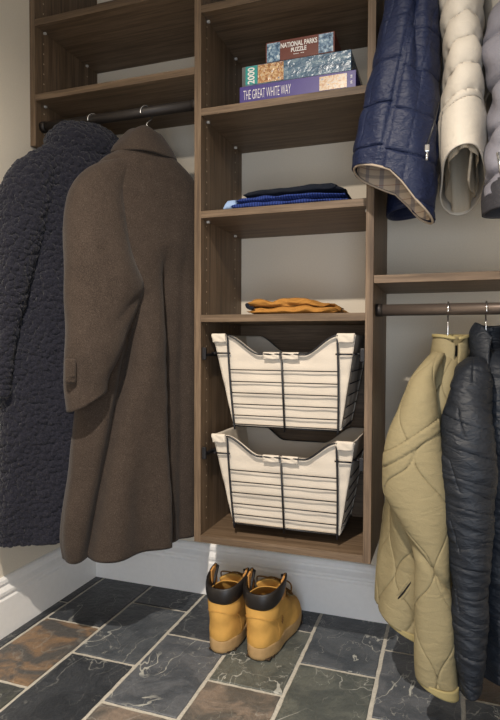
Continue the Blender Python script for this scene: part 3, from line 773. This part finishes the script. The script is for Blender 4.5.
def plate(name, parent, x0, x1, z0, z1, y, mat):
    return obj(name, box(nb(), (x0, y-.0006, z0), (x1, y+.0002, z1)), mat, parent)
def game(label, x0, x1, z0, z1, y, depth, mat):
    t = thing('puzzle_box', label, 'game box', ((x0+x1)/2, y, z0), 0, 'puzzle boxes on the tower shelf'); w = (x1-x0)/2; h = z1-z0
    obj('lid', box(nb(), (-w, 0, .006), (w, depth, h), .0012), mat, t); obj('tray', box(nb(), (-w+.0015, .0015, 0), (w-.0015, depth-.0015, .007)), 'box_grey', t)
    return t, w, h
t, w, h = game('purple puzzle box lettered THE GREAT WHITE WAY, at the bottom of the stack', .128, .456, Z2+.0003, 1.616, -.315, .255, 'purple')
text('lettering', 'THE GREAT WHITE WAY', t, .138, .026, -w+.012+.069, -.0008, .030, bold=-.012)
plate('picture', t, w-.098, w-.024, .012, h-.006, -.0006, 'street'); text('small_print', 'll ll', t, .022, .005, w-.012, -.0008, .031, rot=1)
t, w, h = game('teal and lake-blue puzzle box marked 2000, in the middle of the stack', .141, .441, 1.6163, 1.677, -.303, .23, 'water')
plate('teal_band', t, -w+.001, -w+.036, .008, h-.002, -.0006, 'teal'); text('lettering', '2000', t, .046, .021, -w+.018, -.0016, .032, rot=1, bold=.02)
plate('picture', t, -w+.038, -w+.113, .008, h-.002, -.0006, 'village')
t, w, h = game('small maroon puzzle box lettered NATIONAL PARKS PUZZLE, on top of the stack', .198, .394, 1.6773, 1.739, -.292, .19, 'maroon')
text('lettering', 'NATIONAL PARKS', t, .104, .014, -.002, -.0008, .046, bold=.03); text('lettering', 'PUZZLE', t, .044, .012, -.002, -.0008, .030, bold=.03); text('lettering', 'PIECE JIGSAW'[:0] or '--- --', t, .03, .0016, -.002, -.0008, .018)
plate('picture', t, -w+.004, -w+.042, .006, h-.004, -.0006, 'mount'); plate('picture', t, w-.044, w-.004, .008, h-.003, -.0006, 'mount')

# ------------------------------------------------------------------ folded clothes
def folded(name, parent, lo, hi, mat, seed, amp=.006, slope=0., ends=(0, 0), nx=70, nt=44):
    """a soft folded slab: rounded in section, with drooping ends and wrinkles"""
    X = np.zeros((nx, nt)); Y = X.copy(); Z = X.copy(); cy, hy = (lo[1]+hi[1])/2, (hi[1]-lo[1])/2; hz = (hi[2]-lo[2])/2
    for i in range(nx):
        s = i/(nx-1); x = lo[0]+(hi[0]-lo[0])*s
        endr = min(1, (min(s, 1-s)*(nx-1)/4.))**.5 if min(s, 1-s)*(nx-1) < 4 else 1
        k = 1-ends[0]*max(0, 1-s*3)-ends[1]*max(0, 1-(1-s)*3)
        for j in range(nt):
            th = 2*PI*j/nt; c, d = math.cos(th), math.sin(th)
            yy = cy+hy*math.copysign(abs(c)**.45, c)*(.97+.03*endr); zz = math.copysign(abs(d)**.75, d)*hz*endr*k
            p = Vector((x*26, yy*22, seed+zz*40)); n = mnoise.noise(p)
            yo = amp*1.2*mnoise.noise(Vector((x*30, seed*3, d*2)))
            z = lo[2]+hz*k+zz+slope*s*(1 if d > 0 else .0)+(amp*n*(1 if d > 0 else .25))
            X[i, j] = x+amp*.7*mnoise.noise(Vector((yy*40, seed, d*3))); Y[i, j] = yy+yo; Z[i, j] = max(z, lo[2]+.0003)
    o = grid_mesh(name, X, Y, Z, X, Z, True, mat, parent, True)
    return o
t = thing('folded_sweater', 'bright blue ribbed folded sweater lying on the tower shelf under the dark knit', 'clothes', (.25, -.19, Z3+.0005))
def sub(o, l):
    for v in o.data.vertices: v.co -= Vector(l)
L0 = (.25, -.19, Z3+.0005)
sub(folded('knit', t, (.102, -.318, Z3+.0005), (.438, -.08, Z3+.024), 'blue_knit', 1.3, .003, -.004, (0, .25)), L0)
sub(folded('knit_fold', t, (.115, -.314, Z3+.020), (.428, -.085, Z3+.042), 'blue_knit', 5.3, .004, -.004, (.1, .4)), L0)
sub(folded('pale_end', t, (.076, -.310, Z3+.0005), (.116, -.12, Z3+.036), 'pale_denim', 7.3, .003, .004, (.5, .0), nx=24), L0)
t = thing('folded_trousers', 'black folded knit garment on top of the blue sweater', 'clothes', (.27, -.19, Z3+.0395)); L0 = (.27, -.19, Z3+.0395)
sub(folded('garment', t, (.132, -.296, Z3+.0395), (.402, -.09, Z3+.062), 'dark_knit', 2.7, .004, .006, (.1, .1)), L0)
sub(folded('loose_end', t, (.36, -.290, Z3+.040), (.425, -.12, Z3+.055), 'dark_knit', 9.7, .005, .0, (0, .6), nx=30), L0)
t = thing('folded_trousers', 'mustard brown folded trousers on the shelf just above the baskets', 'clothes', (.28, -.2, Z4+.0005)); L0 = (.28, -.2, Z4+.0005)
sub(folded('lower_fold', t, (.152, -.312, Z4+.0005), (.412, -.09, Z4+.024), 'mustard', 3.1, .008, 0, (.1, .2)), L0)
sub(folded('upper_fold', t, (.146, -.306, Z4+.020), (.39, -.095, Z4+.046), 'mustard', 8.4, .011, -.004, (.0, .45)), L0)
bm = nb(); tube(bm, smooth_path([(.150, -.309, Z4+.03), (.156, -.314, Z4+.022), (.166, -.315, Z4+.018), (.172, -.3145, Z4+.022)], 4), .0055, 8); o = obj('opening_shade', bm, 'dark_knit', t); sub(o, L0)  # dark tube colours in the shade of the open left end

# ------------------------------------------------------------------ boots
def make_boot(label, sgn):
    """heel at local y=0, toe at +y; sgn=+1 right foot"""
    t = thing('work_boot', label, 'boot', (0, 0, 0), 0, 'pair of boots')
    def outline(y, Lh, wid):                     # half widths along the foot
        pass
    def foot(th, y0, y1, wh, wf, bend):
        """egg shaped plan: heel half width wh, ball half width wf"""
        c, s = math.cos(th), math.sin(th); cy, hy = (y0+y1)/2, (y1-y0)/2
        y = cy+hy*math.copysign(abs(s)**.8, s); k = (y-y0)/(y1-y0); k = min(max(k, 0), 1)
        w = wh+(wf-wh)*(k*k*(3-2*k))
        if y1-y0 > .2: w -= .007*math.exp(-((k-.42)/.16)**2)
        x = w*math.copysign(abs(c)**.82, c)+sgn*bend*k*k
        return x, y
    NU = 72; ths = [2*PI*j/NU for j in range(NU)]
    def stack(name, rows, mat, cap=True, solid=0., wob=0., bottom=False):
        P = interp_rows(rows, 56); X = np.zeros((len(P), NU)); Y = X.copy(); Z = X.copy()
        for i, r in enumerate(P):
            z, y0, y1, wh, wf = r[:5]; ty = r[5] if len(r) > 5 else 0.
            for j, th in enumerate(ths):
                x, y = foot(th, y0, y1, wh, wf, .012*(y1-y0)/.29)
                X[i, j] = x+wob*mnoise.noise(Vector((x*30, y*22, z*26))); Y[i, j] = y+wob*mnoise.noise(Vector((x*25+9, y*22, z*30))); Z[i, j] = z+ty*(y-y0)
        return grid_mesh(name, X, Y, Z, X, Z, True, mat, t, cap, solid)
    # sole: gum rubber welt over a darker tread
    stack('sole', [(.043, .002, .292, .045, .052), (.040, -.002, .296, .048, .055), (.032, -.003, .298, .0485, .0555), (.012, -.002, .296, .047, .054), (.004, .002, .292, .045, .052)], 'rubber', True)
    bm = nb()
    for k in range(15):
        y = .012+k*.0195; wd = (.028 if k == 0 else .038)+(.008 if k > 7 else 0)-(.006 if 4 < k < 8 else 0)-(.012 if k > 12 else 0)
        if 4 < k < 7: continue
        box(bm, (-wd+sgn*.012*(y/.29)**2, y+.004, 0), (wd+sgn*.012*(y/.29)**2, y+.012, .008), .001)
    box(bm, (-.030, .010, .0045), (.030+sgn*.004, .275, .0085), .001); obj('tread', bm, 'rubber_dark', t)
    # upper
    stack('upper', [(.158, .009, .120, .040, .038), (.155, .006, .124, .042, .040), (.135, .003, .140, .042, .042), (.115, .001, .175, .042, .045), (.098, .0, .222, .042, .047), (.085, .0, .255, .0425, .048), (.070, .0, .275, .043, .049), (.055, .0, .284, .0435, .050), (.040, .001, .287, .0435, .0505)], 'leather', False, .003, .003)
    # counter seam piece at the heel
    bm = nb(); tube(bm, smooth_path([(-.0455, .060, .050), (-.044, .045, .10), (-.028, .006, .118), (0, -.003, .122), (.028, .006, .118), (.044, .045, .10), (.0455, .06, .05)], 5), .0007, 6); obj('heel_seam', bm, 'leather', t)
    # padded collar: open at the front, ends flaring up into points
    NA, NR = 60, 14; X = np.zeros((NR, NA)); Y = X.copy(); Z = X.copy()
    for j in range(NA):
        q = -1+2*j/(NA-1); th = -PI/2+q*PI*.72; c, s = math.cos(th), math.sin(th)
        rise = abs(q)**2.2; low = .141+.016*abs(q)**2; hi = .190+.020*rise-.004*math.cos(q*PI)
        if abs(q) > .80: low = low+(hi-.004-low)*((abs(q)-.80)/.20)**1.5
        fl = .018*rise
        for i in range(NR):
            k = i/(NR-1); z = low+(hi-low)*k
            bul = .0055*math.sin(k*PI)**.6+.001
            rx, ry = .043+bul+fl*k, .058+bul+fl*.4*k
            X[i, j] = rx*math.copysign(abs(c)**.85, c); Y[i, j] = .060+ry*math.copysign(abs(s)**.9, s); Z[i, j] = z
    col = grid_mesh('padded_collar', X, Y, Z, X, Z, False, 'collar_black', t, False, .006)
    # tan lining tips inside the collar points
    for e in (0, 1):
        bm = nb(); j0 = 1 if e == 0 else NA-2; j1 = 8 if e == 0 else NA-9
        p = [Vector((X[-1, j]*.94, Y[-1, j]+.002, Z[-1, j]+.001)) for j in (j0, (j0+j1)//2, j1)]; p0 = [Vector((v.x, v.y+.004, .150)) for v in p]
        vs = [bm.verts.new(v) for v in p]; lo = [bm.verts.new(v) for v in p0]
        for k in range(2): bm.faces.new((vs[k], vs[k+1], lo[k+1], lo[k]))
        o = obj('collar_tip', bm, 'leather_in', t); m = o.modifiers.new('th', 'SOLIDIFY'); m.thickness = .005
    # tongue
    X = np.zeros((16, 13)); Y = X.copy(); Z = X.copy()
    for i in range(16):
        k = i/15; z = .118+.060*k; y = .150-.036*k+.012*k*k
        for j in range(13):
            q = -1+2*j/12; X[i, j] = q*(.026+.010*k); Y[i, j] = y-.018*q*q; Z[i, j] = z-.012*abs(q)**3*k
    grid_mesh('tongue', X, Y, Z, X, Z, False, 'leather', t, False, .007)
    # laces and eyelets down the instep
    bm = nb()
    for k in range(6):
        y = .132+.019*k; z = [.172, .152, .135, .121, .111, .104][k]
        for s in (-1, 1):
            tube(bm, smooth_path([(s*.030, y-.004, z-.006), (s*.012, y+.006, z+.006), (-s*.012, y+.010, z+.005), (-s*.030, y+.012, z-.010)], 3), .0024, 6)
            obj('eyelet', tube(nb(), [(s*.033, y-.006, z-.008), (s*.036, y-.003, z-.006)], .0042, 8), 'brass', t)
    for s in (-1, 1): tube(bm, smooth_path([(s*.01, .128, .182), (s*.040, .135, .178), (s*.050, .150, .160), (s*.046, .16, .13)], 4), .0022, 6)
    obj('laces', bm, 'lace', t)
    # pressed emblem on the outer ankle
    bm = nb(); x = sgn*.0462
    for a, b in (((.082, .078), (.082, .100)), ((.076, .084), (.082, .092)), ((.088, .084), (.082, .092)), ((.077, .092), (.082, .099)), ((.087, .092), (.082, .099))):
        tube(bm, [(x, a[0], a[1]), (x, b[0], b[1])], .0012, 6)
    obj('pressed_emblem', bm, 'lace', t)
    return t
b1 = make_boot('wheat nubuck work boot, left of the pair, on the slate floor under the tower', -1); b1.location = (.084, -.362, 0); b1.rotation_euler = (0, 0, math.radians(-1)); b1.scale = (1.1, 1.02, 1.03)
b2 = make_boot('wheat nubuck work boot, right of the pair, nearest the khaki jacket', 1); b2.location = (.199, -.360, 0); b2.rotation_euler = (0, 0, math.radians(-2)); b2.scale = (1.1, 1.02, 1.03)

# ------------------------------------------------------------------ light
def lamp(name, typ, loc, energy, color, **kw):
    l = bpy.data.lights.new(name, typ); l.energy = energy; l.color = color
    for k, v in kw.items(): setattr(l, k, v)
    o = bpy.data.objects.new(name, l); COL.objects.link(o); o.location = loc; return o
def aim(o, p): o.rotation_euler = (Vector(p)-o.location).to_track_quat('-Z', 'Y').to_euler()
s = lamp('ceiling_spot', 'SPOT', (.28, -1.68, 2.1), 215, (1., .90, .78), spot_size=math.radians(152), spot_blend=1., shadow_soft_size=.02); aim(s, (.25, -1.4, 0))
d = lamp('doorway_daylight', 'AREA', ((DX0+DX1)/2, -2.75, .66), 24, (.74, .85, 1.), shape='RECTANGLE', size=.9, size_y=1.3); aim(d, ((DX0+DX1)/2-.3, 0, .5))
w = bpy.data.worlds.new('world'); SC.world = w; w.use_nodes = True
w.node_tree.nodes['Background'].inputs[0].default_value = (.95, .97, 1, 1); w.node_tree.nodes['Background'].inputs[1].default_value = .2

# ------------------------------------------------------------------ camera
f, yaw, pitch, roll = 565.57, .3352, -.0298, .0037
cd = bpy.data.cameras.new('camera'); cam = bpy.data.objects.new('camera', cd); COL.objects.link(cam)
cd.sensor_fit = 'VERTICAL'; cd.sensor_height = 36.; cd.lens = f*36/720; cd.clip_start = .02
cy_, sy_ = math.cos(yaw), math.sin(yaw)
fw = Vector((-sy_*math.cos(pitch), cy_*math.cos(pitch), math.sin(pitch))); rt = Vector((cy_, sy_, 0)); up = rt.cross(fw)
r2 = rt*math.cos(roll)+up*math.sin(roll); u2 = r2.cross(fw)
m = Matrix((r2, u2, -fw)).transposed().to_4x4(); m.translation = (.6928, -1.8375, .8924); cam.matrix_world = m
SC.camera = cam
vs = SC.view_settings; vs.view_transform = 'Standard'; vs.look = 'None'; vs.gamma = 1.; vs.use_curve_mapping = False; vs.exposure = 0.
